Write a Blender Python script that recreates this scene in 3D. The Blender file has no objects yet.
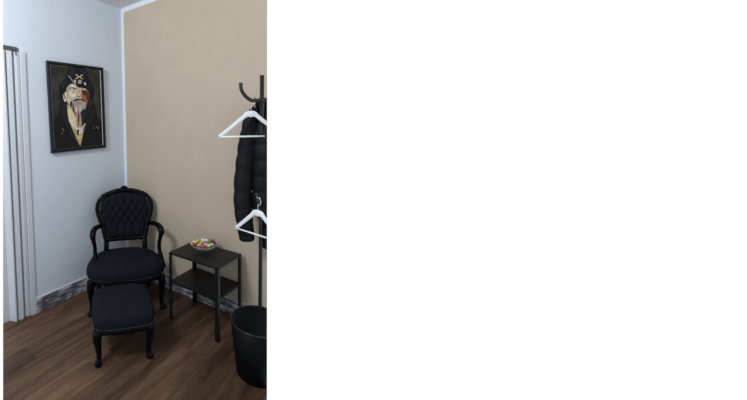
import bpy, bmesh, math, random
from mathutils import Vector, Matrix
from mathutils import noise as mn
PI = math.pi
sc = bpy.context.scene
COL = sc.collection
random.seed(7)

# ------------------------------------------------------------------ camera
F_PX, CX, CY = 321.119, 154.45, 150.6          # focal length and principal point, photo pixels (747 x 400)
YAW, PITCH, ROLL = 0.728, 0.0716, -0.0161
cam_d = bpy.data.cameras.new('camera'); cam = bpy.data.objects.new('camera', cam_d); COL.objects.link(cam)
cam_d.sensor_fit = 'HORIZONTAL'; cam_d.sensor_width = 36.0
cam_d.lens = 36.0 * F_PX / 747.0
cam_d.shift_x = (747 / 2 - CX) / 747.0
cam_d.shift_y = (CY - 200.0) / 747.0
cam_d.clip_start = 0.02
fw = Vector((-math.sin(YAW) * math.cos(PITCH), math.cos(YAW) * math.cos(PITCH), -math.sin(PITCH)))
rt = Vector((math.cos(YAW), math.sin(YAW), 0)); up = rt.cross(fw)
r2 = math.cos(ROLL) * rt + math.sin(ROLL) * up
u2 = -math.sin(ROLL) * rt + math.cos(ROLL) * up
CAM_AT = Vector((2.2453, -2.0844, 1.3897))
cam.matrix_world = Matrix(((r2.x, u2.x, -fw.x, CAM_AT.x), (r2.y, u2.y, -fw.y, CAM_AT.y), (r2.z, u2.z, -fw.z, CAM_AT.z), (0, 0, 0, 1)))
sc.camera = cam

# ------------------------------------------------------------------ world: a white surround beyond the corner, a dim room behind the viewer
FRONT = (1.02, 1.02, 1.02)
BACK = (0.55, 0.585, 0.64)
w = bpy.data.worlds.new('surround'); sc.world = w; w.use_nodes = True
nt = w.node_tree; nt.nodes.clear()
wo = nt.nodes.new('ShaderNodeOutputWorld'); bg = nt.nodes.new('ShaderNodeBackground')
tc = nt.nodes.new('ShaderNodeTexCoord'); dp = nt.nodes.new('ShaderNodeVectorMath'); dp.operation = 'DOT_PRODUCT'
dp.inputs[1].default_value = (-0.55, 0.835, 0.0)
mr = nt.nodes.new('ShaderNodeMapRange'); mr.inputs['From Min'].default_value = 0.0; mr.inputs['From Max'].default_value = 0.18
mx = nt.nodes.new('ShaderNodeMix'); mx.data_type = 'RGBA'
mx.inputs[6].default_value = (*BACK, 1); mx.inputs[7].default_value = (*FRONT, 1)
nt.links.new(tc.outputs['Generated'], dp.inputs[0]); nt.links.new(dp.outputs['Value'], mr.inputs['Value'])
nt.links.new(mr.outputs['Result'], mx.inputs[0]); nt.links.new(mx.outputs[2], bg.inputs['Color']); nt.links.new(bg.outputs[0], wo.inputs['Surface'])

# ------------------------------------------------------------------ the room's ceiling lamp (above the frame)
ld = bpy.data.lights.new('ceiling_lamp_light', 'POINT'); ld.shadow_soft_size = 0.22; ld.energy = 106; ld.color = (0.92, 0.97, 1.0)
lo = bpy.data.objects.new('ceiling_lamp_light', ld); COL.objects.link(lo); lo.location = (0.85, -2.30, 2.30)

sc.view_settings.view_transform = 'Standard'; sc.view_settings.look = 'None'
sc.view_settings.gamma = 1.0; sc.view_settings.use_curve_mapping = False; sc.view_settings.exposure = 0.0

# ------------------------------------------------------------------ materials
def mat(name, col, rough=0.5, metal=0.0, spec=0.5, noise=0.0, nscale=30.0, bump=0.0, bscale=200.0, coat=0.0, sheen=0.0, trans=0.0, alpha=1.0):
    m = bpy.data.materials.new(name); m.use_nodes = True
    n = m.node_tree; b = n.nodes['Principled BSDF']
    b.inputs['Base Color'].default_value = (*col, 1); b.inputs['Roughness'].default_value = rough; b.inputs['Metallic'].default_value = metal
    b.inputs['Specular IOR Level'].default_value = spec; b.inputs['Coat Weight'].default_value = coat
    b.inputs['Sheen Weight'].default_value = sheen; b.inputs['Transmission Weight'].default_value = trans
    t = n.nodes.new('ShaderNodeTexCoord')
    if noise:
        nz = n.nodes.new('ShaderNodeTexNoise'); nz.inputs['Scale'].default_value = nscale; nz.inputs['Detail'].default_value = 4
        n.links.new(t.outputs['Object'], nz.inputs['Vector'])
        cr = n.nodes.new('ShaderNodeValToRGB')
        cr.color_ramp.elements[0].position = 0.3; cr.color_ramp.elements[1].position = 0.7
        cr.color_ramp.elements[0].color = (*[c * (1 - noise) for c in col], 1); cr.color_ramp.elements[1].color = (*[min(1, c * (1 + noise)) for c in col], 1)
        n.links.new(nz.outputs['Fac'], cr.inputs['Fac']); n.links.new(cr.outputs['Color'], b.inputs['Base Color'])
    if bump:
        nb = n.nodes.new('ShaderNodeTexNoise'); nb.inputs['Scale'].default_value = bscale; nb.inputs['Detail'].default_value = 3
        n.links.new(t.outputs['Object'], nb.inputs['Vector'])
        bp = n.nodes.new('ShaderNodeBump'); bp.inputs['Strength'].default_value = bump; bp.inputs['Distance'].default_value = 0.004
        n.links.new(nb.outputs['Fac'], bp.inputs['Height']); n.links.new(bp.outputs['Normal'], b.inputs['Normal'])
    return m

WHITE_WALL = (0.65, 0.71, 0.775)
M_white = mat('white_wallpaper', WHITE_WALL, 0.85, spec=0.25, noise=0.02, nscale=3, bump=0.35, bscale=110)
M_ceil = mat('ceiling_paint', (0.72, 0.70, 0.74), 0.9, spec=0.2, noise=0.02, nscale=4)
M_door = mat('white_plastic_door', (0.58, 0.61, 0.645), 0.45, spec=0.4, noise=0.015, nscale=6)
M_trim = mat('white_lacquer', (0.60, 0.635, 0.68), 0.5, spec=0.4, noise=0.01)
M_track = mat('grey_metal_track', (0.10, 0.105, 0.115), 0.5, metal=0.3, noise=0.1)
M_wood = mat('black_lacquered_wood', (0.0026, 0.003, 0.0045), 0.27, spec=0.13, noise=0.15, nscale=40)
M_fab = mat('black_fabric', (0.0098, 0.012, 0.0172), 0.95, spec=0.08, noise=0.2, nscale=90, bump=0.25, bscale=600)
M_button = mat('black_button_fabric', (0.003, 0.0035, 0.005), 0.9, spec=0.05, noise=0.1)
M_stud = mat('dark_nickel_studs', (0.25, 0.26, 0.29), 0.3, metal=1.0, noise=0.1)
M_steel = mat('black_powder_coated_steel', (0.0065, 0.0067, 0.0075), 0.45, spec=0.25, noise=0.12, nscale=60, bump=0.05, bscale=900)
M_rack = mat('dark_brown_black_metal', (0.018, 0.016, 0.017), 0.45, spec=0.5, noise=0.1)
M_bin = mat('black_plastic', (0.0035, 0.0037, 0.005), 0.5, spec=0.08, noise=0.1, nscale=20)
M_binin = mat('black_plastic_rim', (0.006, 0.006, 0.007), 0.28, spec=0.5, noise=0.1, nscale=20)
M_hang = mat('white_wood_hanger', (0.85, 0.90, 0.92), 0.4, spec=0.4, noise=0.02)
M_chrome = mat('chrome', (0.75, 0.76, 0.78), 0.15, metal=1.0, noise=0.03)
M_jack = mat('black_quilted_nylon', (0.0045, 0.0052, 0.008), 0.62, spec=0.2, noise=0.15, nscale=25, bump=0.3, bscale=60)
M_zip = mat('dark_zip', (0.03, 0.032, 0.036), 0.35, metal=0.6, noise=0.1)
M_frame = mat('black_frame_wood', (0.008, 0.009, 0.014), 0.4, spec=0.4, noise=0.1)
M_cedge = mat('bare_canvas', (0.62, 0.62, 0.62), 0.8, noise=0.05)
M_glass = mat('bowl_glass', (0.9, 0.93, 0.92), 0.05, spec=0.5, noise=0.01, trans=0.9)

def nodes(m):
    n = m.node_tree
    return n, n.nodes, n.links, n.nodes['Principled BSDF']
def math_n(n, op, a=None, b=None, v0=None, v1=None):
    x = n.nodes.new('ShaderNodeMath'); x.operation = op
    for i, (l, v) in enumerate(((a, v0), (b, v1))):
        if l is not None: n.links.new(l, x.inputs[i])
        elif v is not None: x.inputs[i].default_value = v
    return x.outputs[0]

def tan_wall_mat():
    m = mat('tan_paint_with_white_margin', (0.4, 0.33, 0.27), 0.85, spec=0.25, bump=0.25, bscale=120)
    n, N, L, b = nodes(m)
    tc = N.new('ShaderNodeTexCoord'); sp = N.new('ShaderNodeSeparateXYZ'); L.new(tc.outputs['Object'], sp.inputs[0])
    gx = math_n(n, 'GREATER_THAN', sp.outputs['X'], v1=0.034)
    lz = math_n(n, 'LESS_THAN', sp.outputs['Z'], v1=2.446)
    f = math_n(n, 'MULTIPLY', gx, lz)
    nz = N.new('ShaderNodeTexNoise'); nz.inputs['Scale'].default_value = 5; nz.inputs['Detail'].default_value = 5; L.new(tc.outputs['Object'], nz.inputs['Vector'])
    cr = N.new('ShaderNodeValToRGB'); cr.color_ramp.elements[0].position = 0.3; cr.color_ramp.elements[1].position = 0.7
    cr.color_ramp.elements[0].color = (0.515, 0.430, 0.335, 1); cr.color_ramp.elements[1].color = (0.545, 0.456, 0.358, 1)
    L.new(nz.outputs['Fac'], cr.inputs['Fac'])
    mx = N.new('ShaderNodeMix'); mx.data_type = 'RGBA'; mx.inputs[6].default_value = (0.74, 0.80, 0.85, 1)
    L.new(f, mx.inputs[0]); L.new(cr.outputs['Color'], mx.inputs[7]); L.new(mx.outputs[2], b.inputs['Base Color'])
    return m
M_tan = tan_wall_mat()

def floor_mat():
    m = mat('brown_wood_planks', (0.1, 0.06, 0.04), 0.45, spec=0.22)
    n, N, L, b = nodes(m)
    tc = N.new('ShaderNodeTexCoord'); sp = N.new('ShaderNodeSeparateXYZ'); L.new(tc.outputs['Object'], sp.inputs[0])
    W, LN = 0.186, 1.285
    u = math_n(n, 'DIVIDE', math_n(n, 'SUBTRACT', sp.outputs['X'], v1=0.127), v1=W)
    row = math_n(n, 'FLOOR', u); fu = math_n(n, 'FRACT', u)
    off = math_n(n, 'FRACT', math_n(n, 'MULTIPLY', row, v1=0.3702))      # staggered butt joints
    v = math_n(n, 'ADD', math_n(n, 'DIVIDE', math_n(n, 'ADD', sp.outputs['Y'], v1=1.188 + 5 * LN), v1=LN), math_n(n, 'SUBTRACT', off, v1=0.3702))
    cell = math_n(n, 'FLOOR', v); fv = math_n(n, 'FRACT', v)
    cb = N.new('ShaderNodeCombineXYZ'); L.new(row, cb.inputs[0]); L.new(cell, cb.inputs[1])
    wn = N.new('ShaderNodeTexWhiteNoise'); wn.noise_dimensions = '3D'; L.new(cb.outputs[0], wn.inputs['Vector'])
    # grain, stretched along the plank, shifted per plank
    gv = N.new('ShaderNodeCombineXYZ')
    L.new(math_n(n, 'ADD', math_n(n, 'MULTIPLY', sp.outputs['X'], v1=11.0), math_n(n, 'MULTIPLY', wn.outputs['Value'], v1=37.0)), gv.inputs[0])
    L.new(math_n(n, 'MULTIPLY', sp.outputs['Y'], v1=1.3), gv.inputs[1])
    g = N.new('ShaderNodeTexNoise'); g.inputs['Scale'].default_value = 1.2; g.inputs['Detail'].default_value = 7; g.inputs['Roughness'].default_value = 0.6; g.inputs['Distortion'].default_value = 0.6
    L.new(gv.outputs[0], g.inputs['Vector'])
    gv2 = N.new('ShaderNodeVectorMath'); gv2.operation = 'MULTIPLY'; gv2.inputs[1].default_value = (7, 5, 1); L.new(gv.outputs[0], gv2.inputs[0])
    g2 = N.new('ShaderNodeTexNoise'); g2.inputs['Scale'].default_value = 1.0; g2.inputs['Detail'].default_value = 4; L.new(gv2.outputs[0], g2.inputs['Vector'])
    t = math_n(n, 'ADD', math_n(n, 'MULTIPLY', g.outputs['Fac'], v1=1.0), math_n(n, 'MULTIPLY', math_n(n, 'SUBTRACT', wn.outputs['Value'], v1=0.5), v1=0.22))
    t = math_n(n, 'ADD', t, math_n(n, 'MULTIPLY', math_n(n, 'SUBTRACT', g2.outputs['Fac'], v1=0.5), v1=0.25))
    cr = N.new('ShaderNodeValToRGB'); e = cr.color_ramp.elements
    e[0].position = 0.25; e[0].color = (0.030, 0.0180, 0.0115, 1); e[1].position = 0.78; e[1].color = (0.178, 0.101, 0.060, 1)
    k = e.new(0.5); k.color = (0.084, 0.0475, 0.0295, 1)
    L.new(t, cr.inputs['Fac'])
    s1 = math_n(n, 'LESS_THAN', fu, v1=0.012); s2 = math_n(n, 'LESS_THAN', fv, v1=0.0022)
    sm = math_n(n, 'MAXIMUM', s1, s2)
    mx = N.new('ShaderNodeMix'); mx.data_type = 'RGBA'; L.new(math_n(n, 'MULTIPLY', sm, v1=0.7), mx.inputs[0]); L.new(cr.outputs['Color'], mx.inputs[6]); mx.inputs[7].default_value = (0.02, 0.014, 0.01, 1)
    L.new(mx.outputs[2], b.inputs['Base Color'])
    bp = N.new('ShaderNodeBump'); bp.inputs['Strength'].default_value = 0.12; bp.inputs['Distance'].default_value = 0.002
    L.new(math_n(n, 'SUBTRACT', g2.outputs['Fac'], math_n(n, 'MULTIPLY', sm, v1=1.0)), bp.inputs['Height']); L.new(bp.outputs['Normal'], b.inputs['Normal'])
    return m
M_floor = floor_mat()

def base_mat(name, axis, gain=1.0):
    m = mat(name, (0.1, 0.1, 0.11), 0.6, spec=0.3)
    n, N, L, b = nodes(m)
    tc = N.new('ShaderNodeTexCoord'); sp = N.new('ShaderNodeSeparateXYZ'); L.new(tc.outputs['Object'], sp.inputs[0])
    al = sp.outputs[axis]
    gv = N.new('ShaderNodeCombineXYZ'); L.new(math_n(n, 'MULTIPLY', al, v1=9.0), gv.inputs[0]); L.new(math_n(n, 'MULTIPLY', sp.outputs['Z'], v1=42.0), gv.inputs[1])
    g = N.new('ShaderNodeTexNoise'); g.inputs['Scale'].default_value = 1.0; g.inputs['Detail'].default_value = 6; g.inputs['Roughness'].default_value = 0.62; g.inputs['Distortion'].default_value = 0.5
    L.new(gv.outputs[0], g.inputs['Vector'])
    p = N.new('ShaderNodeTexNoise'); p.inputs['Scale'].default_value = 7.0; p.inputs['Detail'].default_value = 3; L.new(tc.outputs['Object'], p.inputs['Vector'])
    t = math_n(n, 'ADD', g.outputs['Fac'], math_n(n, 'MULTIPLY', math_n(n, 'SUBTRACT', p.outputs['Fac'], v1=0.5), v1=0.6))
    cr = N.new('ShaderNodeValToRGB'); e = cr.color_ramp.elements
    e[0].position = 0.36; e[0].color = (0.055 * gain, 0.055 * gain, 0.065 * gain, 1); e[1].position = 0.64; e[1].color = (min(0.8, 0.62 * gain), min(0.8, 0.62 * gain), min(0.85, 0.68 * gain), 1)
    k = e.new(0.5); k.color = (0.19 * gain, 0.19 * gain, 0.215 * gain, 1)
    L.new(t, cr.inputs['Fac'])
    ls = N.new('ShaderNodeMix'); ls.data_type = 'RGBA'; L.new(math_n(n, 'GREATER_THAN', sp.outputs['Z'], v1=0.1125), ls.inputs[0])
    L.new(cr.outputs['Color'], ls.inputs[6]); ls.inputs[7].default_value = (0.6, 0.62, 0.65, 1)
    L.new(ls.outputs[2], b.inputs['Base Color'])
    return m
M_baseL = base_mat('worn_grey_wood_left', 1); M_baseB = base_mat('worn_grey_wood_back', 0, 1.5)

# ------------------------------------------------------------------ mesh helpers
def link(name, bm, m, parent=None, smooth=False, loc=None):
    bmesh.ops.recalc_face_normals(bm, faces=bm.faces[:])
    me = bpy.data.meshes.new(name); bm.to_mesh(me); bm.free()
    for mm in (m if isinstance(m, (list, tuple)) else [m]): me.materials.append(mm)
    if smooth:
        for p in me.polygons: p.use_smooth = True
    o = bpy.data.objects.new(name, me); COL.objects.link(o)
    if parent: o.parent = parent
    if loc: o.location = loc
    return o
def thing(name, label, cat, loc=(0, 0, 0), rz=0.0, group=None):
    o = bpy.data.objects.new(name, None); COL.objects.link(o); o.location = loc; o.rotation_euler = (0, 0, rz); o.empty_display_size = 0.05
    return tag(o, label, cat, group)
def tag(o, label, cat, group=None):
    o['label'] = label; o['category'] = cat
    if group: o['group'] = group
    return o
def struct(o, label=None):
    o['kind'] = 'structure'
    if label: o['label'] = label
    return o
def box(bm, x0, x1, y0, y1, z0, z1, bev=0.0, mi=0):
    r = bmesh.ops.create_cube(bm, size=1.0)
    vs = r['verts']
    for v in vs: v.co = Vector(((x0 + x1) / 2 + v.co.x * (x1 - x0), (y0 + y1) / 2 + v.co.y * (y1 - y0), (z0 + z1) / 2 + v.co.z * (z1 - z0)))
    fs = list({f for v in vs for f in v.link_faces})
    for f in fs: f.material_index = mi
    if bev: bmesh.ops.bevel(bm, geom=list({e for v in vs for e in v.link_edges}), offset=bev, segments=2, affect='EDGES', profile=0.5)
    return vs
def catmull(pts, n):
    P = [Vector(p) for p in pts]; out = []
    for i in range(len(P) - 1):
        a, b, c, d = P[max(i - 1, 0)], P[i], P[i + 1], P[min(i + 2, len(P) - 1)]
        for k in range(n):
            t = k / n
            out.append(0.5 * ((2 * b) + (c - a) * t + (2 * a - 5 * b + 4 * c - d) * t * t + (3 * b - a - 3 * c + d) * t ** 3))
    out.append(P[-1]); return out
def lerp_list(v, n):
    out = []
    for i in range(len(v) - 1):
        for k in range(n): out.append(v[i] + (v[i + 1] - v[i]) * k / n)
    out.append(v[-1]); return out
def tube(bm, pts, rad, seg=10, closed=False, up=None, flat=1.0, cap=True, power=2.0):
    """sweep a (super)elliptic section along points; rad per point or one number; flat = ratio of the second half-axis"""
    P = [Vector(p) for p in pts]; n = len(P)
    R = rad if isinstance(rad, (list, tuple)) else [rad] * n
    rings = []; ref = Vector(up) if up else None; prev = None
    for i in range(n):
        a = P[(i - 1) % n] if closed or i > 0 else P[i]
        b = P[(i + 1) % n] if closed or i < n - 1 else P[i]
        t = (b - a).normalized()
        if ref is not None: s = ref
        else: s = prev if prev is not None else (Vector((0, 0, 1)) if abs(t.z) < 0.9 else Vector((1, 0, 0)))
        s = (s - t * s.dot(t)).normalized(); prev = s; q = t.cross(s)
        ring = []
        for k in range(seg):
            th = 2 * PI * k / seg; c, d = math.cos(th), math.sin(th)
            e = 2.0 / power
            c = math.copysign(abs(c) ** e, c); d = math.copysign(abs(d) ** e, d)
            ring.append(bm.verts.new(P[i] + s * c * R[i] + q * d * R[i] * flat))
        rings.append(ring)
    m = n if closed else n - 1
    for i in range(m):
        A, B = rings[i], rings[(i + 1) % n]
        for k in range(seg): bm.faces.new((A[k], A[(k + 1) % seg], B[(k + 1) % seg], B[k]))
    if cap and not closed:
        bm.faces.new(rings[0][::-1]); bm.faces.new(rings[-1])
def lathe(bm, prof, seg=48, c=(0, 0)):
    rings = []
    for r, z in prof:
        if r < 1e-6: rings.append([bm.verts.new((c[0], c[1], z))])
        else: rings.append([bm.verts.new((c[0] + r * math.cos(2 * PI * k / seg), c[1] + r * math.sin(2 * PI * k / seg), z)) for k in range(seg)])
    for A, B in zip(rings, rings[1:]):
        for k in range(seg):
            a, b = (A[k], A[(k + 1) % seg]) if len(A) > 1 else (A[0], None)
            c2, d = (B[k], B[(k + 1) % seg]) if len(B) > 1 else (B[0], None)
            if b is None: bm.faces.new((a, c2, d))
            elif d is None: bm.faces.new((a, b, c2))
            else: bm.faces.new((a, b, d, c2))
def blob(bm, c, r, sub=2, mi=0):
    q = bmesh.ops.create_icosphere(bm, subdivisions=sub, radius=1.0)
    for v in q['verts']: v.co = Vector((c[0] + v.co.x * r[0], c[1] + v.co.y * r[1], c[2] + v.co.z * r[2]))
    for f in {f for v in q['verts'] for f in v.link_faces}: f.material_index = mi
    return q['verts']
def loft(bm, rings, close0=True, close1=True):
    V = [[bm.verts.new(p) for p in r] for r in rings]; n = len(V[0])
    for A, B in zip(V, V[1:]):
        for k in range(n): bm.faces.new((A[k], A[(k + 1) % n], B[(k + 1) % n], B[k]))
    for flag, R, rv in ((close0, V[0], True), (close1, V[-1], False)):
        if flag:
            c = sum((v.co for v in R), Vector()) / n; cv = bm.verts.new(c)
            for k in range(n): bm.faces.new((R[k], R[(k + 1) % n], cv))

# ------------------------------------------------------------------ room shell
ROOM_H = 2.488
def prism_floor(name, z0, z1, pts, m):
    bm = bmesh.new()
    lo_ = [bm.verts.new((x, y, z0)) for x, y in pts]; hi = [bm.verts.new((x, y, z1)) for x, y in pts]
    n = len(pts)
    bm.faces.new(lo_[::-1]); bm.faces.new(hi)
    for k in range(n): bm.faces.new((lo_[k], lo_[(k + 1) % n], hi[(k + 1) % n], hi[k]))
    return link(name, bm, m)
FOOT = [(-0.12, 0.12), (2.6, 0.12), (2.6, -2.6), (-0.12, -2.6)]
floor = struct(prism_floor('floor', -0.06, 0.0, FOOT, M_floor), 'brown wood plank floor')
ceiling = struct(prism_floor('ceiling', ROOM_H, ROOM_H + 0.08, FOOT, M_ceil), 'white ceiling')
bm = bmesh.new(); box(bm, 0.0, 2.6, 0.0, 0.12, 0.0, ROOM_H)
wall_back = struct(link('wall_back', bm, M_tan), 'tan painted wall with white margin at its edges')
bm = bmesh.new()
DOOR_Y, DOOR_TOP = -0.985, 1.966
box(bm, -0.12, 0.0, DOOR_Y, 0.12, 0.0, ROOM_H)
box(bm, -0.12, 0.0, -1.6, DOOR_Y, DOOR_TOP, ROOM_H)
wall_left = struct(link('wall_left', bm, M_white), 'white textured wallpaper wall')
bm = bmesh.new(); box(bm, 0.0, 0.014, -0.945, 0.0, 0.0, 0.117, 0.002)
struct(link('baseboard_left', bm, M_baseL), 'grey worn wood pattern skirting on white wall')
bm = bmesh.new(); box(bm, 0.014, 2.6, -0.014, 0.0, 0.0, 0.117, 0.002)
struct(link('baseboard_back', bm, M_baseB), 'grey worn wood pattern skirting on tan wall')
bm = bmesh.new(); box(bm, -0.01, 0.012, -0.985, -0.945, 0.0, 1.94, 0.003)
struct(link('trim_1', bm, M_trim), 'white door jamb strip')

# folding door pushed together at the jamb
door = bpy.data.objects.new('door_1', None); COL.objects.link(door); door.location = (0, -1.05, 0); door['kind'] = 'structure'; door['label'] = 'white folding door pushed together under a dark track'
zig = [(-0.05, -0.987), (0.0, -0.988), (0.003, -1.016), (-0.045, -1.024), (-0.045, -1.033), (0.004, -1.042), (0.001, -1.070), (-0.045, -1.077), (-0.045, -1.087), (0.008, -1.096), (-0.051, -1.122), (-0.051, -1.24), (-0.051, -1.4)]
for (x0, y0), (x1, y1) in zip(zig, zig[1:]):
    bm = bmesh.new(); d = Vector((x1 - x0, y1 - y0, 0)); nn = Vector((-d.y, d.x, 0)).normalized() * 0.0042
    e = d.normalized() * 0.002
    a, b = Vector((x0, y0 + 1.05, 0)) + e, Vector((x1, y1 + 1.05, 0)) - e
    q = [a + nn, b + nn, b - nn, a - nn]
    lo_ = [bm.verts.new((v.x, v.y, 0.006)) for v in q]; hi = [bm.verts.new((v.x, v.y, 1.935)) for v in q]
    bm.faces.new(lo_[::-1]); bm.faces.new(hi)
    for k in range(4): bm.faces.new((lo_[k], lo_[(k + 1) % 4], hi[(k + 1) % 4], hi[k]))
    bmesh.ops.bevel(bm, geom=bm.edges[:], offset=0.0012, segments=1, affect='EDGES')
    link('panel', bm, M_door, door)
bm = bmesh.new(); box(bm, -0.05, 0.012, -0.55, 0.045, 1.942, DOOR_TOP, 0.003)
tr = link('track', bm, M_track, door); tr['label'] = 'dark grey metal track'
bm = bmesh.new(); tube(bm, [(0.006, 0.036, 1.942), (0.007, 0.038, 1.92), (0.010, 0.037, 1.914), (0.013, 0.032, 1.914)], 0.004, 8)
link('hook', bm, M_track, door, True)

# ------------------------------------------------------------------ framed painting on the white wall
PW, PH = 0.533, 0.698
pic = thing('framed_portrait', 'black framed portrait painting of a bearded man in a black hat, hanging on white wall', 'picture')
ang = math.atan2(0.037 - 0.026, PH)
pic.matrix_world = Matrix.Translation((0.0315, -0.514, 1.56)) @ Matrix.Rotation(0.026, 4, 'X') @ Matrix.Rotation(ang, 4, 'Y')
# local axes: +x out of the wall, +y to the right, +z up
bm = bmesh.new()
FWD = 0.016
for a in (((-PW / 2), (-PW / 2 + FWD), -PH / 2, PH / 2), ((PW / 2 - FWD), PW / 2, -PH / 2, PH / 2), (-PW / 2 + FWD, PW / 2 - FWD, PH / 2 - FWD, PH / 2), (-PW / 2 + FWD, PW / 2 - FWD, -PH / 2, -PH / 2 + FWD)):
    box(bm, -0.026, 0.0, a[0], a[1], a[2], a[3], 0.0015)
link('frame', bm, M_frame, pic)
bm = bmesh.new(); box(bm, -0.026, -0.022, -PW / 2 + 0.01, PW / 2 - 0.01, -PH / 2 + 0.01, PH / 2 - 0.01)
link('backing', bm, M_frame, pic)
PAL = {'bg': (0.030, 0.029, 0.026), 'hat': (0.005, 0.0065, 0.013), 'hat2': (0.016, 0.019, 0.030), 'skin': (0.66, 0.55, 0.41), 'skin2': (0.42, 0.29, 0.18), 'light': (0.82, 0.76, 0.64), 'orange': (0.36, 0.12, 0.045),
       'rust': (0.10, 0.035, 0.02), 'hair': (0.02, 0.017, 0.018), 'grey': (0.40, 0.33, 0.29), 'cream': (0.72, 0.63, 0.38), 'pink': (0.50, 0.33, 0.27), 'white': (0.80, 0.77, 0.70), 'gold': (0.50, 0.43, 0.27),
       'coat': (0.006, 0.006, 0.007), 'coat2': (0.012, 0.0125, 0.014), 'yellow': (0.55, 0.43, 0.18)}
PK = list(PAL)
PM = []
for k in PK:
    c = PAL[k]
    PM.append(mat('paint_' + k, c, 0.6, spec=0.3, noise=0.55 if k == 'bg' else 0.25, nscale=9 if k == 'bg' else 35, bump=0.1, bscale=300))
PM.append(M_cedge)
cv = bmesh.new()
CW, CHH = PW - 2 * 0.026, PH - 2 * 0.026
box(cv, -0.022, -0.0075, -CW / 2, CW / 2 , -CHH / 2, CHH / 2, 0, len(PK))
layer = [0]
def paint(key, pts, smooth=True):
    """one brush shape on the canvas; pts are (u, v) across and up the whole picture"""
    layer[0] += 1
    x = -0.0075 + 0.0001 * layer[0]
    P = [Vector((x, (u - 0.5) * PW, (v - 0.5) * PH)) for u, v in pts]
    if smooth and len(P) > 3:
        Q = []; n = len(P)
        for i in range(n):
            a, b, c, d = P[i - 1], P[i], P[(i + 1) % n], P[(i + 2) % n]
            for k in range(4):
                t = k / 4
                Q.append(0.5 * ((2 * b) + (c - a) * t + (2 * a - 5 * b + 4 * c - d) * t * t + (3 * b - a - 3 * c + d) * t ** 3))
        P = Q
    h = CW / 2 - 0.0005; g = CHH / 2 - 0.0005
    vs = [cv.verts.new((p.x, max(-h, min(h - 0.007, p.y)), max(-g, min(g, p.z)))) for p in P]
    f = cv.faces.new(vs); f.normal_update(); f.material_index = PK.index(key)
    bmesh.ops.triangulate(cv, faces=[f])
#PAINT0
paint('bg',[(-0.208,1.169),(2.028,1.406),(1.975,-0.572),(-0.355,-0.317)],False)
paint('coat',[(-0.014,0.34),(0.07,0.369),(0.16,0.45),(0.216,0.617),(0.327,0.676),(0.734,0.63),(0.824,0.512),(0.854,0.39),(0.941,0.351),(0.99,0.312),(0.97,-0.036),(-0.044,0.008)],False)
paint('hair',[(0.198,0.774),(0.174,0.668),(0.192,0.533),(0.295,0.515),(0.35,0.634),(0.329,0.751)],True)
paint('hair',[(0.676,0.745),(0.809,0.73),(0.785,0.615),(0.727,0.52),(0.628,0.539),(0.652,0.642)],True)
paint('yellow',[(0.29,0.535),(0.295,0.436),(0.306,0.365),(0.36,0.263),(0.42,0.159),(0.491,0.039),(0.539,0.154),(0.59,0.273),(0.588,0.407),(0.512,0.48)],False)
paint('cream',[(0.298,0.478),(0.308,0.379),(0.382,0.262),(0.44,0.276),(0.427,0.407),(0.378,0.493)],True)
paint('skin',[(0.292,0.701),(0.321,0.746),(0.4,0.778),(0.498,0.738),(0.609,0.733),(0.696,0.685),(0.683,0.612),(0.629,0.544),(0.511,0.497),(0.385,0.496),(0.312,0.545),(0.288,0.623)],True)
paint('white',[(0.23,0.675),(0.252,0.69),(0.28,0.669),(0.287,0.603),(0.272,0.568),(0.243,0.583),(0.23,0.631)],True)
paint('skin2',[(0.241,0.66),(0.267,0.656),(0.275,0.603),(0.256,0.588),(0.241,0.622)],True)
paint('skin2',[(0.302,0.696),(0.35,0.732),(0.396,0.739),(0.372,0.718),(0.323,0.682),(0.315,0.614),(0.297,0.623)],True)
paint('orange',[(0.557,0.721),(0.642,0.729),(0.698,0.683),(0.683,0.612),(0.637,0.539),(0.575,0.59),(0.551,0.64),(0.57,0.686)],True)
paint('rust',[(0.558,0.7),(0.607,0.706),(0.664,0.694),(0.636,0.652),(0.58,0.659)],True)
paint('rust',[(0.646,0.673),(0.697,0.675),(0.68,0.612),(0.648,0.591)],True)
paint('light',[(0.358,0.742),(0.406,0.762),(0.459,0.741),(0.434,0.732),(0.388,0.734)],True)
paint('light',[(0.43,0.674),(0.454,0.667),(0.442,0.627),(0.395,0.618),(0.366,0.645),(0.39,0.663)],True)
paint('hair',[(0.369,0.727),(0.412,0.737),(0.457,0.727),(0.504,0.719),(0.457,0.717),(0.403,0.721)],True)
paint('white',[(0.38,0.7),(0.411,0.711),(0.445,0.7),(0.416,0.69)],True)
paint('hair',[(0.405,0.707),(0.426,0.708),(0.429,0.695),(0.407,0.693)],True)
paint('white',[(0.582,0.719),(0.615,0.729),(0.644,0.722),(0.614,0.713)],True)
paint('skin2',[(0.369,0.682),(0.415,0.678),(0.454,0.685),(0.414,0.668)],True)
paint('skin2',[(0.489,0.706),(0.52,0.701),(0.548,0.65),(0.529,0.625),(0.482,0.62),(0.452,0.631),(0.469,0.657)],True)
paint('skin',[(0.491,0.693),(0.513,0.689),(0.526,0.651),(0.506,0.639),(0.478,0.64)],True)
paint('hair',[(0.373,0.536),(0.391,0.576),(0.448,0.602),(0.519,0.607),(0.591,0.598),(0.638,0.555),(0.63,0.524),(0.602,0.518),(0.578,0.571),(0.502,0.588),(0.446,0.575),(0.412,0.524),(0.387,0.516)],True)
paint('grey',[(0.457,0.577),(0.519,0.593),(0.582,0.582),(0.604,0.544),(0.548,0.559),(0.484,0.552),(0.443,0.542)],True)
paint('pink',[(0.471,0.547),(0.516,0.556),(0.56,0.547),(0.546,0.53),(0.497,0.525),(0.473,0.533)],True)
paint('hair',[(0.475,0.541),(0.515,0.546),(0.56,0.538),(0.514,0.532)],True)
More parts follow.
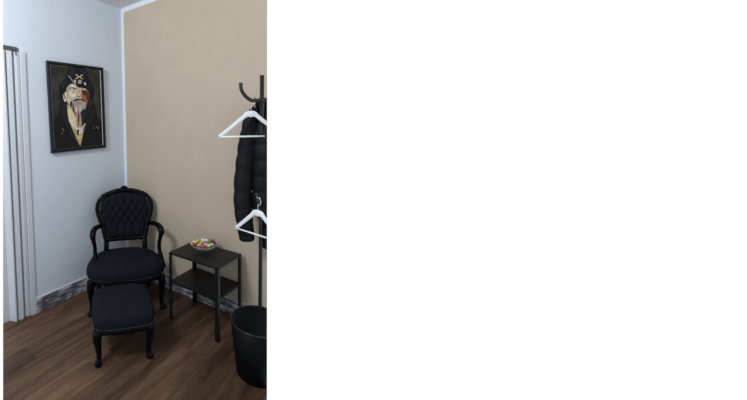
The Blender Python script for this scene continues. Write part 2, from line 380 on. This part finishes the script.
paint('hair',[(0.36,0.575),(0.393,0.556),(0.393,0.496),(0.37,0.496),(0.334,0.535)],True)
paint('grey',[(0.384,0.564),(0.474,0.58),(0.623,0.569),(0.631,0.51),(0.592,0.466),(0.52,0.429),(0.429,0.436),(0.373,0.479)],True)
paint('pink',[(0.438,0.522),(0.493,0.532),(0.533,0.506),(0.503,0.474),(0.449,0.482)],True)
paint('pink',[(0.455,0.45),(0.521,0.443),(0.551,0.377),(0.507,0.26),(0.472,0.246),(0.45,0.32)],True)
paint('light',[(0.424,0.508),(0.451,0.511),(0.461,0.462),(0.442,0.456)],False)
paint('light',[(0.515,0.518),(0.533,0.518),(0.525,0.468),(0.512,0.471)],False)
paint('hair',[(0.383,0.55),(0.398,0.55),(0.407,0.465),(0.443,0.41),(0.427,0.41),(0.382,0.462)],False)
paint('skin2',[(0.592,0.554),(0.615,0.554),(0.591,0.474),(0.541,0.43),(0.527,0.436),(0.568,0.48)],False)
paint('rust',[(0.477,0.436),(0.5,0.433),(0.481,0.304),(0.464,0.319)],True)
paint('hat2',[(0.522,0.451),(0.63,0.495),(0.637,0.436),(0.582,0.318),(0.54,0.289),(0.532,0.377)],True)
paint('coat2',[(0.157,0.519),(0.211,0.561),(0.287,0.45),(0.298,0.365),(0.398,0.174),(0.491,0.039),(0.31,0.192),(0.235,0.337)],True)
paint('coat2',[(0.659,0.51),(0.727,0.526),(0.82,0.451),(0.741,0.361),(0.599,0.228),(0.498,0.039),(0.567,0.213),(0.633,0.377)],True)
paint('white',[(0.318,0.35),(0.407,0.288),(0.455,0.267),(0.45,0.258),(0.395,0.277),(0.311,0.339)],True)
paint('white',[(0.593,0.317),(0.548,0.274),(0.505,0.257),(0.509,0.248),(0.562,0.267),(0.602,0.308)],True)
paint('white',[(0.423,0.259),(0.492,0.263),(0.545,0.229),(0.524,0.197),(0.446,0.208)],True)
paint('hair',[(0.445,0.249),(0.472,0.252),(0.476,0.237),(0.503,0.23),(0.475,0.222),(0.467,0.184),(0.44,0.188),(0.442,0.22),(0.416,0.226),(0.444,0.235)],False)
paint('hat',[(0.167,0.668),(0.18,0.735),(0.236,0.795),(0.3,0.851),(0.342,0.916),(0.406,0.963),(0.524,0.981),(0.626,0.969),(0.679,0.918),(0.7,0.853),(0.754,0.8),(0.801,0.74),(0.787,0.646),(0.742,0.614),(0.722,0.686),(0.658,0.722),(0.561,0.736),(0.49,0.738),(0.445,0.764),(0.4,0.783),(0.329,0.753),(0.288,0.715),(0.271,0.686),(0.215,0.631),(0.183,0.601)],True)
paint('hat2',[(0.346,0.868),(0.388,0.928),(0.467,0.958),(0.448,0.913),(0.398,0.861),(0.366,0.835)],True)
paint('hat2',[(0.53,0.957),(0.625,0.949),(0.661,0.886),(0.621,0.894),(0.575,0.921)],True)
paint('hat2',[(0.21,0.746),(0.274,0.806),(0.319,0.818),(0.27,0.768),(0.221,0.708)],True)
paint('grey',[(0.326,0.861),(0.341,0.862),(0.422,0.804),(0.486,0.748),(0.47,0.747),(0.401,0.799)],False)
paint('gold',[(0.455,0.878),(0.471,0.889),(0.523,0.872),(0.582,0.892),(0.601,0.885),(0.551,0.862),(0.601,0.839),(0.584,0.834),(0.528,0.855),(0.464,0.828),(0.449,0.835),(0.501,0.861)],False)
paint('hat',[(0.483,0.876),(0.565,0.881),(0.523,0.866)],False)
paint('gold',[(0.496,0.802),(0.513,0.822),(0.548,0.824),(0.569,0.807),(0.552,0.784),(0.51,0.781)],True)
paint('hat2',[(0.515,0.803),(0.528,0.813),(0.551,0.81),(0.549,0.794),(0.524,0.791)],True)
paint('white',[(0.525,0.805),(0.544,0.806),(0.543,0.798),(0.524,0.797)],True)
paint('white',[(0.431,0.81),(0.451,0.823),(0.459,0.806),(0.444,0.776),(0.431,0.769),(0.439,0.795)],True)
paint('white',[(0.608,0.803),(0.627,0.798),(0.646,0.785),(0.641,0.772),(0.619,0.775)],True)
paint('coat2',[(0.141,0.232),(0.152,0.239),(0.162,0.232),(0.151,0.225)],False)
paint('grey',[(0.176,0.267),(0.187,0.274),(0.197,0.266),(0.186,0.26)],False)
paint('grey',[(0.195,0.245),(0.206,0.252),(0.216,0.245),(0.205,0.238)],False)
paint('grey',[(0.167,0.213),(0.178,0.22),(0.188,0.213),(0.177,0.206)],False)
paint('grey',[(0.746,0.257),(0.759,0.265),(0.771,0.257),(0.758,0.25)],False)
paint('grey',[(0.811,0.268),(0.824,0.276),(0.836,0.268),(0.823,0.26)],False)
paint('grey',[(0.833,0.252),(0.846,0.26),(0.858,0.252),(0.845,0.244)],False)
#PAINT1
link('canvas', cv, PM, pic)

# ------------------------------------------------------------------ carved baroque armchair and footstool
def outline_seat(rx, yc, ry, taper, n=72, pw=2.7):
    out = []
    for k in range(n):
        th = 2 * PI * k / n; c, s = math.cos(th), math.sin(th); e = 2 / pw
        x = rx * math.copysign(abs(c) ** e, c); y = ry * math.copysign(abs(s) ** e, s)
        x *= 1 - taper * (y + ry) / (2 * ry)
        out.append((x, yc + y))
    return out
def scaled(o, k, yc): return [(x * k, yc + (y - yc) * k) for x, y in o]
def cushion(bm, o, yc, levels):
    loft(bm, [[(x, y, z) for x, y in scaled(o, k, yc)] for k, z in levels])
def apron(bm, o, yc, z_top, z_bot, depth, lobes=3):
    n = len(o); inn = scaled(o, 0.86, yc)
    def zb(k):
        x, y = o[k]
        th = math.atan2(y - yc, x)
        return z_bot - depth * (0.5 + 0.5 * math.cos(4 * (th + PI / 2))) + 0.3 * depth * math.cos(16 * th)
    R = []
    R.append([(x, y, z_top) for x, y in inn]); R.append([(x, y, z_top) for x, y in o])
    R.append([(x * 1.012, yc + (y - yc) * 1.012, (z_top + zb(k)) / 2) for k, (x, y) in enumerate(o)])
    R.append([(x, y, zb(k)) for k, (x, y) in enumerate(o)])
    R.append([(x, y, zb(k)) for k, (x, y) in enumerate(inn)])
    R.append(R[0])
    V = [[bm.verts.new(p) for p in r] for r in R[:-1]]; V.append(V[0])
    for A, B in zip(V, V[1:]):
        for k in range(n): bm.faces.new((A[k], A[(k + 1) % n], B[(k + 1) % n], B[k]))
def studs(bm, path, r, step):
    acc = 0.0
    for a, b in zip(path, path[1:]):
        a, b = Vector(a), Vector(b); L = (b - a).length; d = acc
        while d < L:
            blob(bm, a + (b - a) * d / L, (r, r, r), 1); d += step
        acc = d - L
def cabriole(bm, top, foot, out, h, r=1.0):
    """curved leg: knee swings out, ankle in, scrolled foot; top/foot are (x, y)"""
    t, f, o = Vector((*top, 0)), Vector((*foot, 0)), Vector((*out, 0)).normalized()
    pr = [(1.0, 0.0, 0.027), (0.90, 0.008, 0.028), (0.74, 0.011, 0.0245), (0.55, 0.005, 0.0195), (0.34, -0.004, 0.0155), (0.18, -0.005, 0.014), (0.10, 0.001, 0.017), (0.05, 0.006, 0.021), (0.0, 0.006, 0.017)]
    pts = [t.lerp(f, 1 - s) + o * (b * r) + Vector((0, 0, s * h)) for s, b, q in pr]
    tube(bm, catmull(pts, 4), lerp_list([q * r for s, b, q in pr], 4), 12, up=(o.x, o.y, 0), power=2.6)
    k = pts[1] + o * 0.020 * r
    blob(bm, k, (0.012 * r, 0.012 * r, 0.024 * r), 2)
    sc_ = f + o * 0.020 * r + Vector((0, 0, 0.020 * r))
    blob(bm, sc_, (0.016 * r, 0.016 * r, 0.018 * r), 2)

CH_RZ = math.atan2(0.78, 0.624)
chair = thing('baroque_armchair', 'black carved baroque armchair with button tufted back, standing in the room corner', 'armchair', (0.5225, -0.486, 0.0), CH_RZ)
so = outline_seat(0.327, 0.155, 0.228, 0.22)
bm = bmesh.new(); cushion(bm, so, 0.155, [(0.93, 0.262), (0.975, 0.268), (1.0, 0.285), (1.012, 0.305), (0.995, 0.332), (0.94, 0.356), (0.85, 0.370), (0.70, 0.381), (0.5, 0.387), (0.25, 0.390)])
seat = link('seat', bm, M_fab, chair, True)
so2 = outline_seat(0.310, 0.155, 0.216, 0.20)
bm = bmesh.new(); apron(bm, so2, 0.155, 0.268, 0.240, 0.012)
link('seat_rail', bm, M_wood, chair, True)
bm = bmesh.new(); pth = [(x, y, 0.280) for x, y in scaled(so, 1.004, 0.155)]
studs(bm, pth[30:] + pth[:7], 0.0031, 0.0155)
link('nailhead_trim', bm, M_stud, seat, True)
# back frame: closed curve in (x, z), tilted backwards
def back_y(x, z): return 0.328 + (z - 0.42) * 0.13 - 0.35 * x * x
half = [(0.0, 0.458), (0.10, 0.458), (0.162, 0.461), (0.176, 0.51), (0.192, 0.58), (0.217, 0.655), (0.228, 0.71), (0.219, 0.765), (0.185, 0.812), (0.128, 0.838), (0.07, 0.853), (0.0, 0.860)]
cx_ = 0.021
hp = catmull([(x, 0, z) for x, z in half], 5)
loop = [(p.x, p.z) for p in hp] + [(-p.x, p.z) for p in hp[-2:0:-1]]
bm = bmesh.new(); tube(bm, [(x + cx_, back_y(x, z), z) for x, z in loop], [0.0195 * (1 + 0.07 * math.sin(k * 2.1)) for k in range(len(loop))], 12, closed=True, up=(0, -1, 0), flat=1.0, power=2.4)
for s in (-1, 1): tube(bm, [(s * 0.160 + cx_, back_y(0.16, 0.45), 0.455), (s * 0.165 + cx_, 0.335, 0.36), (s * 0.172 + cx_, 0.335, 0.25)], [0.021, 0.022, 0.022], 10, power=2.6)
link('back_frame', bm, M_wood, chair, True)
bm = bmesh.new()     # carved crest: a small shell with leaves
for a in range(-3, 4):
    th = a * 0.42
    blob(bm, (cx_ + 0.026 * math.sin(th), back_y(0, 0.872) - 0.008, 0.866 + 0.022 * math.cos(th)), (0.009, 0.010, 0.014), 2)
blob(bm, (cx_, back_y(0, 0.87) - 0.014, 0.868), (0.012, 0.012, 0.012), 2)
for s in (-1, 1):
    tube(bm, [(cx_ + s * 0.02, back_y(0, 0.865) - 0.012, 0.862), (cx_ + s * 0.055, back_y(0.05, 0.87) - 0.012, 0.868), (cx_ + s * 0.09, back_y(0.09, 0.86) - 0.012, 0.856), (cx_ + s * 0.125, back_y(0.12, 0.845) - 0.012, 0.842)], [0.011, 0.012, 0.009, 0.004], 8)
link('carved_crest', bm, M_wood, chair, True)
# tufted pad
zc = 0.655; NR = 26
def tuft(x, z):
    dx, dz = 0.064, 0.094
    m = max(0.0, 1 - max(0.0, (abs(z - 0.665) - 0.075) / 0.03))
    u = PI * (x / dx + (z - 0.665) / dz); v = PI * (x / dx - (z - 0.665) / dz)
    dia = min(1, abs(math.sin(u)) * 1.4) ** 0.6 * min(1, abs(math.sin(v)) * 1.4) ** 0.6
    ver = min(1, abs(math.sin(PI * x / dx * 1.0 + 0.0)) * 1.6) ** 0.6
    return m * dia + (1 - m) * ver
rings = []
for i in range(1, NR + 1):
    s = i / NR; ring = []
    for x, z in loop:
        k = s * 0.905
        X, Z = x * k, zc + (z - zc) * (s * 0.93)
        dome = 0.026 * (1 - s ** 6) ** 0.5 if s < 1 else 0.0
        edge = max(0.0, min(1.0, (1 - s) / 0.14))
        ring.append((X + cx_, back_y(X, Z) - 0.004 - dome - 0.021 * edge * (tuft(X, Z) - 0.6), Z))
    rings.append(ring)
rings.append([(x * 0.905 + cx_, back_y(x, z) + 0.012, zc + (z - zc) * 0.93) for x, z in loop])
bm = bmesh.new(); loft(bm, rings, True, True)
pad = link('tufted_back_pad', bm, M_fab, chair, True)
for r_ in range(-2, 3):
    for c_ in range(-4, 5):
        if (r_ + c_) % 2: continue
        X, Z = c_ * 0.032, 0.665 + r_ * 0.047
        if abs(X) > 0.14 or abs(r_) == 2 and abs(c_) > 3: continue
        bm = bmesh.new(); blob(bm, (X + cx_, back_y(X, Z) - 0.0215, Z), (0.006, 0.004, 0.006), 2)
        link('button', bm, M_button, pad, True)
bm = bmesh.new(); pth = [(x * 0.925 + cx_, back_y(x, z) - 0.012, zc + (z - zc) * 0.945) for x, z in loop + loop[:1]]
studs(bm, pth, 0.0032, 0.0155)
link('nailhead_trim', bm, M_stud, pad, True)
for s in (-1, 1):
    bm = bmesh.new()
    pts = [(cx_ + s * 0.185, 0.348, 0.566), (cx_ + s * 0.212, 0.300, 0.584), (cx_ + s * 0.240, 0.225, 0.596), (cx_ + s * 0.256, 0.165, 0.600), (cx_ + s * 0.264, 0.115, 0.590), (cx_ + s * 0.266, 0.098, 0.565), (cx_ + s * 0.262, 0.112, 0.530), (cx_ + s * 0.254, 0.130, 0.475), (cx_ + s * 0.254, 0.132, 0.415), (cx_ + s * 0.264, 0.115, 0.35), (cx_ + s * 0.278, 0.095, 0.28)]
    tube(bm, catmull(pts, 4), lerp_list([0.017, 0.017, 0.019, 0.022, 0.024, 0.023, 0.017, 0.015, 0.016, 0.021, 0.022], 4), 10, power=2.4)
    blob(bm, (cx_ + s * 0.266, 0.104, 0.578), (0.022, 0.024, 0.025), 2)
    link('armrest', bm, M_wood, chair, True)
for s in (-1, 1):
    bm = bmesh.new(); cabriole(bm, (s * 0.262, 0.018), (s * 0.268, 0.004), (s * 0.6, -1), 0.262, 1.05); link('leg', bm, M_wood, chair, True)
for s in (-1, 1):
    bm = bmesh.new(); cabriole(bm, (s * 0.195, 0.325), (s * 0.215, 0.365), (s * 0.5, 1), 0.262, 0.95); link('leg', bm, M_wood, chair, True)

stool = thing('baroque_footstool', 'low black upholstered footstool with carved legs, in front of the armchair', 'footstool', (0.880, -0.8545, 0.0), CH_RZ + 0.03)
to = [(x + 0.010, y) for x, y in outline_seat(0.192, 0.165, 0.200, 0.02, pw=4.6)]
bm = bmesh.new(); cushion(bm, to, 0.165, [(0.93, 0.206), (0.975, 0.212), (1.0, 0.228), (1.012, 0.248), (1.0, 0.274), (0.95, 0.294), (0.86, 0.306), (0.7, 0.313), (0.4, 0.318), (0.15, 0.319)])
tpad = link('seat', bm, M_fab, stool, True)
bm = bmesh.new(); apron(bm, [(x + 0.010, y) for x, y in outline_seat(0.184, 0.160, 0.188, 0.02, pw=4.6)], 0.160, 0.214, 0.192, 0.010); link('seat_rail', bm, M_wood, stool, True)
bm = bmesh.new(); pth = [(x, y, 0.224) for x, y in scaled(to, 1.006, 0.165)]
studs(bm, pth[33:] + pth[:4], 0.0031, 0.0150); link('nailhead_trim', bm, M_stud, tpad, True)
for sx in (-1, 1):
    for (y0, y1, dy) in ((0.012, 0.0, -1), (0.305, 0.325, 1)):
        bm = bmesh.new(); cabriole(bm, (sx * 0.153 + 0.004, y0), (sx * 0.150, y1), (sx * 0.6, dy), 0.208, 0.98); link('leg', bm, M_wood, stool, True)

# ------------------------------------------------------------------ black steel side table
TX, TY, TW, TD, TH = 0.818, -0.345, 0.407, 0.306, 0.496
table = thing('side_table', 'black metal two-tier side table standing against the tan wall', 'side table', (TX, TY, 0.0), -0.019)
def tray(bm, x0, x1, y0, y1, z, lip):
    box(bm, x0, x1, y0, y1, z - 0.003, z, 0.001)
    for a in ((x0, x1, y0, y0 + 0.002), (x0, x1, y1 - 0.002, y1), (x0, x0 + 0.002, y0 + 0.002, y1 - 0.002), (x1 - 0.002, x1, y0 + 0.002, y1 - 0.002)):
        box(bm, *a, z - lip, z - 0.003)
bm = bmesh.new(); tray(bm, 0, TW, 0, TD, TH, 0.014); link('table_top', bm, M_steel, table)
bm = bmesh.new(); tray(bm, 0.004, TW - 0.004, 0.004, TD - 0.004, 0.285, 0.014); link('shelf', bm, M_steel, table)
for ix in (0, 1):
    for iy in (0, 1):
        bm = bmesh.new(); lw = 0.025; t = 0.003
        xs = (0, lw) if ix == 0 else (TW - lw, TW); ys = (0, t) if iy == 0 else (TD - t, TD)
        box(bm, xs[0], xs[1], ys[0], ys[1], 0.0, TH - 0.003)
        xs = (0, t) if ix == 0 else (TW - t, TW); ys = (t, lw) if iy == 0 else (TD - lw, TD - t)
        box(bm, xs[0], xs[1], ys[0], ys[1], 0.0, TH - 0.003)
        link('leg', bm, M_steel, table)

# ------------------------------------------------------------------ candy dish
BX, BY, BZ = 0.995, -0.165, TH
bowl = thing('candy_dish', 'small footed glass dish full of colourful sweets on the black side table', 'bowl', (BX, BY, BZ))
bm = bmesh.new(); lathe(bm, [(0, 0.016), (0.030, 0.018), (0.06, 0.028), (0.084, 0.041), (0.094, 0.050), (0.097, 0.050), (0.088, 0.038), (0.062, 0.023), (0.032, 0.012), (0, 0.011)], 40)
link('dish', bm, M_glass, bowl, True)
bm = bmesh.new(); lathe(bm, [(0, 0.0115), (0.014, 0.011), (0.016, 0.007), (0.034, 0.0035), (0.036, 0.0), (0, 0.0)], 32)
link('foot', bm, M_glass, bowl, True)
rtv = Vector((0.729, 0.685, 0)); dpv = Vector((-0.685, 0.729, 0))      # to the viewer's right, and away from the viewer
CANDY = [  # right, away, up (cm above dish foot), colour, label
    (-7.6, 0.6, 5.6, 'orange', 'orange wrapped sweet at the far left of the candy dish'),
    (-5.6, -1.6, 5.4, 'brown', 'reddish brown sweet just right of the orange one in the candy dish'),
    (-6.0, 2.6, 5.6, 'white', 'white sweet behind the orange one at the dish left edge'),
    (-3.6, -2.2, 5.2, 'pink', 'pink sweet at the front left of the candy dish'),
    (-3.8, 2.2, 6.6, 'yellow', 'yellow sweet standing highest at the back left of the candy dish'),
    (-1.6, 0.6, 5.9, 'lime', 'lime sweet in the middle left of the candy heap'),
    (-0.9, -3.4, 5.0, 'rose', 'dark pink sweet at the front middle of the candy dish'),
    (0.3, 3.2, 6.7, 'white', 'white sweet on top of the heap at the back of the dish'),
    (1.2, -2.0, 5.6, 'pink', 'pink sweet in the front middle, left of the pale green one'),
    (2.7, 3.4, 6.3, 'white', 'white sweet at the back right of the heap beside the green one'),
    (3.6, 0.4, 6.1, 'green', 'dark green sweet at the right of the candy heap'),
    (3.1, -3.2, 5.2, 'pale', 'pale green sweet at the front right rim of the dish'),
    (5.4, -1.6, 5.2, 'pale', 'pale green sweet between the dark red one and the dish rim'),
    (6.2, 1.4, 6.0, 'red', 'dark red sweet near the right end of the candy dish'),
    (7.4, 2.6, 6.2, 'magenta', 'magenta sweet at the far right edge of the candy dish'),
    (-1.8, 3.9, 6.0, 'lime', 'lime sweet at the back behind the yellow one'),
    (0.9, 0.9, 5.2, 'rose', 'dark pink sweet half buried in the middle of the heap'),
    (5.0, 3.9, 5.8, 'rose', 'dark pink sweet behind the dark red one at the back right'),
]
CC = {'orange': (0.75, 0.26, 0.06), 'brown': (0.24, 0.05, 0.03), 'white': (0.80, 0.80, 0.78), 'pink': (0.72, 0.30, 0.36), 'yellow': (0.70, 0.60, 0.05), 'lime': (0.48, 0.55, 0.08), 'rose': (0.50, 0.15, 0.15),
      'green': (0.05, 0.30, 0.10), 'pale': (0.60, 0.65, 0.32), 'red': (0.28, 0.03, 0.05), 'magenta': (0.50, 0.13, 0.25)}
CM = {k: mat('sweet_' + k, c, 0.3, noise=0.15, nscale=60) for k, c in CC.items()}
for i, (a, d, h, k, lab) in enumerate(CANDY):
    bm = bmesh.new()
    blob(bm, (0, 0, 0), (0.0160, 0.0130, 0.0118), 3)
    for s in (-1, 1):                                       # twisted wrapper ends
        rings = []
        for q, (xx, ry, rz_) in enumerate(((0.010, 0.005, 0.004), (0.0125, 0.002, 0.0018), (0.017, 0.006, 0.002), (0.0215, 0.0085, 0.0012))):
            rings.append([(s * xx, ry * math.cos(2 * PI * j / 12), rz_ * math.sin(2 * PI * j / 12) + 0.0012 * math.sin(j * 2.6) * q / 3) for j in range(12)])
        loft(bm, rings)
    o = link('wrapped_sweet', bm, CM[k], None, True)
    p = Vector((BX, BY, BZ)) + rtv * a * 1.06 / 100 + dpv * d * 1.1 / 100
    o.location = (p.x, p.y, BZ + h / 100 - 0.002)
    o.rotation_euler = (random.uniform(-.5, .5), random.uniform(-.5, .5) if k != 'yellow' else 1.1, random.uniform(0, PI))
    tag(o, lab, 'candy', 'sweets heaped in the glass dish')

# ------------------------------------------------------------------ waste bin
bn = thing('waste_bin', 'round black plastic waste bin on the floor below the coat rack', 'bin', (1.52, -0.424, 0.0))
bm = bmesh.new(); lathe(bm, [(0, 0.0), (0.112, 0.0), (0.117, 0.004), (0.150, 0.303), (0.1465, 0.303), (0.1135, 0.008), (0, 0.008)], 72); link('body', bm, M_bin, bn, True)
bm = bmesh.new(); tube(bm, [(0.149 * math.cos(2 * PI * k / 72), 0.149 * math.sin(2 * PI * k / 72), 0.305) for k in range(72)], 0.0042, 8, closed=True, up=(0, 0, 1)); link('rim', bm, M_binin, bn, True)

# ------------------------------------------------------------------ coat rack
RX, RY = 1.437, -0.200
LV = Vector((-0.911, -0.413, 0))            # towards the viewer's left
TV = Vector((0.413, -0.911, 0))             # towards the viewer
rack = thing('coat_rack', 'dark metal coat rack with upturned hooks, holding jacket and hangers', 'coat rack', (RX, RY, 0.0))
bm = bmesh.new(); tube(bm, [(0, 0, 0.015), (0, 0, 1.690)], 0.0125, 20); link('pole', bm, M_rack, rack, True)
bm = bmesh.new(); lathe(bm, [(0, 0.022), (0.02, 0.022), (0.03, 0.016), (0.110, 0.010), (0.118, 0.004), (0.118, 0.0), (0, 0.0)], 48); link('base', bm, M_rack, rack, True)
def hook_arm(d, reach, z, rise, r):
    bm = bmesh.new()
    pts = [(0, 0, z), tuple(d * reach * 0.45 + Vector((0, 0, z - 0.008))), tuple(d * reach * 0.78 + Vector((0, 0, z + 0.018))), tuple(d * reach * 0.97 + Vector((0, 0, z + 0.055))), tuple(d * reach + Vector((0, 0, z + rise)))]
    tube(bm, catmull(pts, 6), r, 14)
    return link('hook', bm, M_rack, rack, True)
AV = (LV * 0.8 + TV * 0.6).normalized()
hook_arm(AV, 0.150, 1.548, 0.094, 0.0105)
hook_arm(-AV, 0.150, 1.552, 0.105, 0.0115)
hook_arm((TV * 0.97 + LV * 0.22), 0.145, 0.943, 0.05, 0.007)

# ------------------------------------------------------------------ clothes hangers
def hanger(label, apex, rz, half, drop, scale=1.0):
    """apex = underside of the hook bend; local x along the bar"""
    t = thing('clothes_hanger', label, 'clothes hanger', apex, rz, 'white clothes hangers on the coat rack')
    zt = -0.068           # top of the wooden neck below the hook
    bm = bmesh.new()
    pts = []; rad = []
    for k in range(-20, 21):
        x = half * k / 20; a = abs(x)
        dz = drop * max(0.0, (a - 0.022)) / (half - 0.022)
        b_ = max(0.0, 1 - a / 0.035)
        pts.append((x, 0, zt - 0.020 - dz + 0.004 * min(1, (a / half) ** 2)))
        rad.append(0.0125 + 0.0075 * b_ ** 0.6 - 0.002 * (a / half))
    tube(bm, pts, rad, 12, up=(0, 0, 1), flat=0.5, power=2.8)
    body = link('shoulder_bar', bm, M_hang, t, True)
    zb = pts[0][2]
    bm = bmesh.new(); tube(bm, [(-half + 0.006, 0, zb), (half - 0.006, 0, zb)], 0.0052, 10); link('trouser_bar', bm, M_hang, t, True)
    bm = bmesh.new(); pp = [(0, 0, zt - 0.01), (0, 0, zt + 0.03)]
    R = 0.024
    for k in range(0, 11):
        th = -PI / 2 + 0.15 + k * (PI * 1.18) / 10
        pp.append((R * math.cos(th) * 0.8 - 0.0 , 0, -R + 0.004 + R * math.sin(th)))
    tube(bm, catmull(pp, 3), 0.0022, 8); h = link('hook', bm, M_chrome, t, True); h['label'] = 'thin chrome hook'
    return t
HZ = math.atan2(0.666, 0.746)
UA = AV * 0.078
hanger('white wooden hanger on the upper left hook of the coat rack', (RX + UA.x, RY + UA.y, 1.549), HZ + 0.02, 0.190, 0.137)
hanger('lower white wooden hanger in front of the jacket hem', (1.478, -0.340, 0.978), HZ - 0.97, 0.163, 0.132)

# ------------------------------------------------------------------ quilted jacket
jk = thing('puffer_jacket', 'black quilted puffer jacket hanging from the coat rack', 'jacket', (RX, RY, 0.0))
def puff(z, pitch=0.098, ph=0.0): return abs(math.sin(PI * (z + ph) / pitch)) ** 0.55
# sleeve
BK = TV * -0.050       # the jacket hangs on the wall side of the pole
cl = [(LV * a + BK + TV * t, z, r) for a, t, z, r in ((0.030, 0.012, 1.500, 0.026), (0.058, 0.008, 1.430, 0.047), (0.078, 0.004, 1.310, 0.056), (0.094, 0.004, 1.180, 0.058), (0.110, 0.008, 0.990, 0.058), (0.107, 0.014, 0.865, 0.057), (0.092, 0.018, 0.740, 0.051), (0.086, 0.018, 0.690, 0.047))]
P_ = catmull([(v.x, v.y, z) for v, z, r in cl], 14); R_ = lerp_list([r for v, z, r in cl], 14)
R_ = [r * (0.92 + 0.11 * puff(p.z + 0.05 * mn.noise(Vector((p.z * 3, 1, 2))))) for r, p in zip(R_, P_)]
bm = bmesh.new(); tube(bm, P_, R_, 28, up=(LV.x, LV.y, 0), flat=0.85, cap=False)
for v in bm.verts:
    n_ = mn.noise(v.co * 22); v.co += Vector((n_, mn.noise(v.co * 22 + Vector((9, 9, 9))), 0)) * 0.003
eb = [e for e in bm.edges if e.is_boundary]
bmesh.ops.holes_fill(bm, edges=eb)
link('sleeve', bm, M_jack, jk, True)
bm = bmesh.new(); tube(bm, [(p.x, p.y, p.z) for p in catmull([tuple(Vector((*(LV * 0.086 + BK + TV * 0.018).xy, 0.700))), tuple(Vector((*(LV * 0.084 + BK + TV * 0.018).xy, 0.664)))], 4)], [0.046, 0.048, 0.048, 0.047, 0.042], 24, up=(LV.x, LV.y, 0), flat=0.85)
link('cuff', bm, M_jack, jk, True)
# body: open-fronted shell around the pole
NA = 56; rows = []
zs = [1.512 - 0.008 * k for k in range(int((1.512 - 0.618) / 0.008) + 1)]
ctr = -LV * 0.095 + BK * 0.9
for z in zs:
    t = (1.512 - z) / 0.877
    rx = 0.085 + 0.070 * min(1, t / 0.22) ** 0.7 - 0.058 * max(0.0, min(1.0, (t - 0.72) / 0.12)) ; ry = 0.030 + 0.055 * min(1, t / 0.25) ** 0.8
    gap = 0.62 - 0.59 * min(1, t / 0.38)
    row = []
    for k in range(NA + 1):
        th = gap + (2 * PI - 2 * gap) * k / NA          # 0 faces the viewer
        q = 0.93 + 0.09 * puff(z)
        v = ctr + TV * (ry * q * math.cos(th)) - LV * (rx * q * math.sin(th))
        v = v + TV * 0.010 * mn.noise(Vector((th * 1.5, z * 6, 3)))
        row.append((v.x, v.y, z - 0.012 * math.sin(th * 2) * t))
    rows.append(row)
bm = bmesh.new(); V = [[bm.verts.new(p) for p in r] for r in rows]
for A, B in zip(V, V[1:]):
    for k in range(NA): bm.faces.new((A[k], A[k + 1], B[k + 1], B[k]))
bmesh.ops.recalc_face_normals(bm, faces=bm.faces[:])
bmesh.ops.solidify(bm, geom=bm.faces[:], thickness=0.010)
link('body', bm, M_jack, jk, True)
bm = bmesh.new(); tube(bm, [r[NA] for r in rows[6::4]], 0.0045, 8); zp = link('zip', bm, M_zip, jk, True); zp['label'] = 'dark metal zip edge'
bm = bmesh.new()
cp = []
for k in range(0, 25):
    th = 0.55 + (2 * PI - 1.1) * k / 24; v = -LV * 0.035 + BK + TV * (0.036 * math.cos(th)) - LV * (0.062 * math.sin(th)); cp.append((v.x, v.y, 1.520 - 0.010 * math.cos(th)))
tube(bm, cp, 0.022, 10, up=(0, 0, 1), flat=0.6); link('collar', bm, M_jack, jk, True)
bm = bmesh.new(); a = AV * 0.050; c0 = LV * 0.030 + BK; tube(bm, [(c0.x, c0.y, 1.495), (a.x, a.y + 0.012, 1.535), (a.x, a.y, 1.557), (a.x * 1.2, a.y - 0.012, 1.535), (c0.x * 1.2, c0.y - 0.01, 1.490)], 0.003, 8); link('hanging_loop', bm, M_jack, jk, True)

# ------------------------------------------------------------------ the built part of the room ends at two upright section planes
bpy.context.view_layer.update()
SECTIONS = [(Vector((1.6346, -0.5709, 0.0)), Vector((0.925, 0.381, 0.008))), (Vector((0.6072, -1.452, 0.0)), Vector((-0.393, -0.919, 0.045)))]
for o in list(COL.objects):
    if o.type != 'MESH': continue
    mw = o.matrix_world
    for pt, nrm in SECTIONS:
        dist = [(mw @ v.co - pt).dot(nrm) for v in o.data.vertices]
        if not dist or max(dist) <= 0: continue
        bm = bmesh.new(); bm.from_mesh(o.data); bm.transform(mw)
        solid = all(e.is_manifold for e in bm.edges)
        bmesh.ops.bisect_plane(bm, geom=bm.verts[:] + bm.edges[:] + bm.faces[:], plane_co=pt, plane_no=nrm, clear_outer=True, dist=1e-6)
        if solid:
            eb = [e for e in bm.edges if e.is_boundary]
            if eb: bmesh.ops.triangle_fill(bm, edges=eb, use_beauty=True, use_dissolve=False)
        bm.transform(mw.inverted()); bm.to_mesh(o.data); bm.free()
    if not o.data.vertices: bpy.data.objects.remove(o)
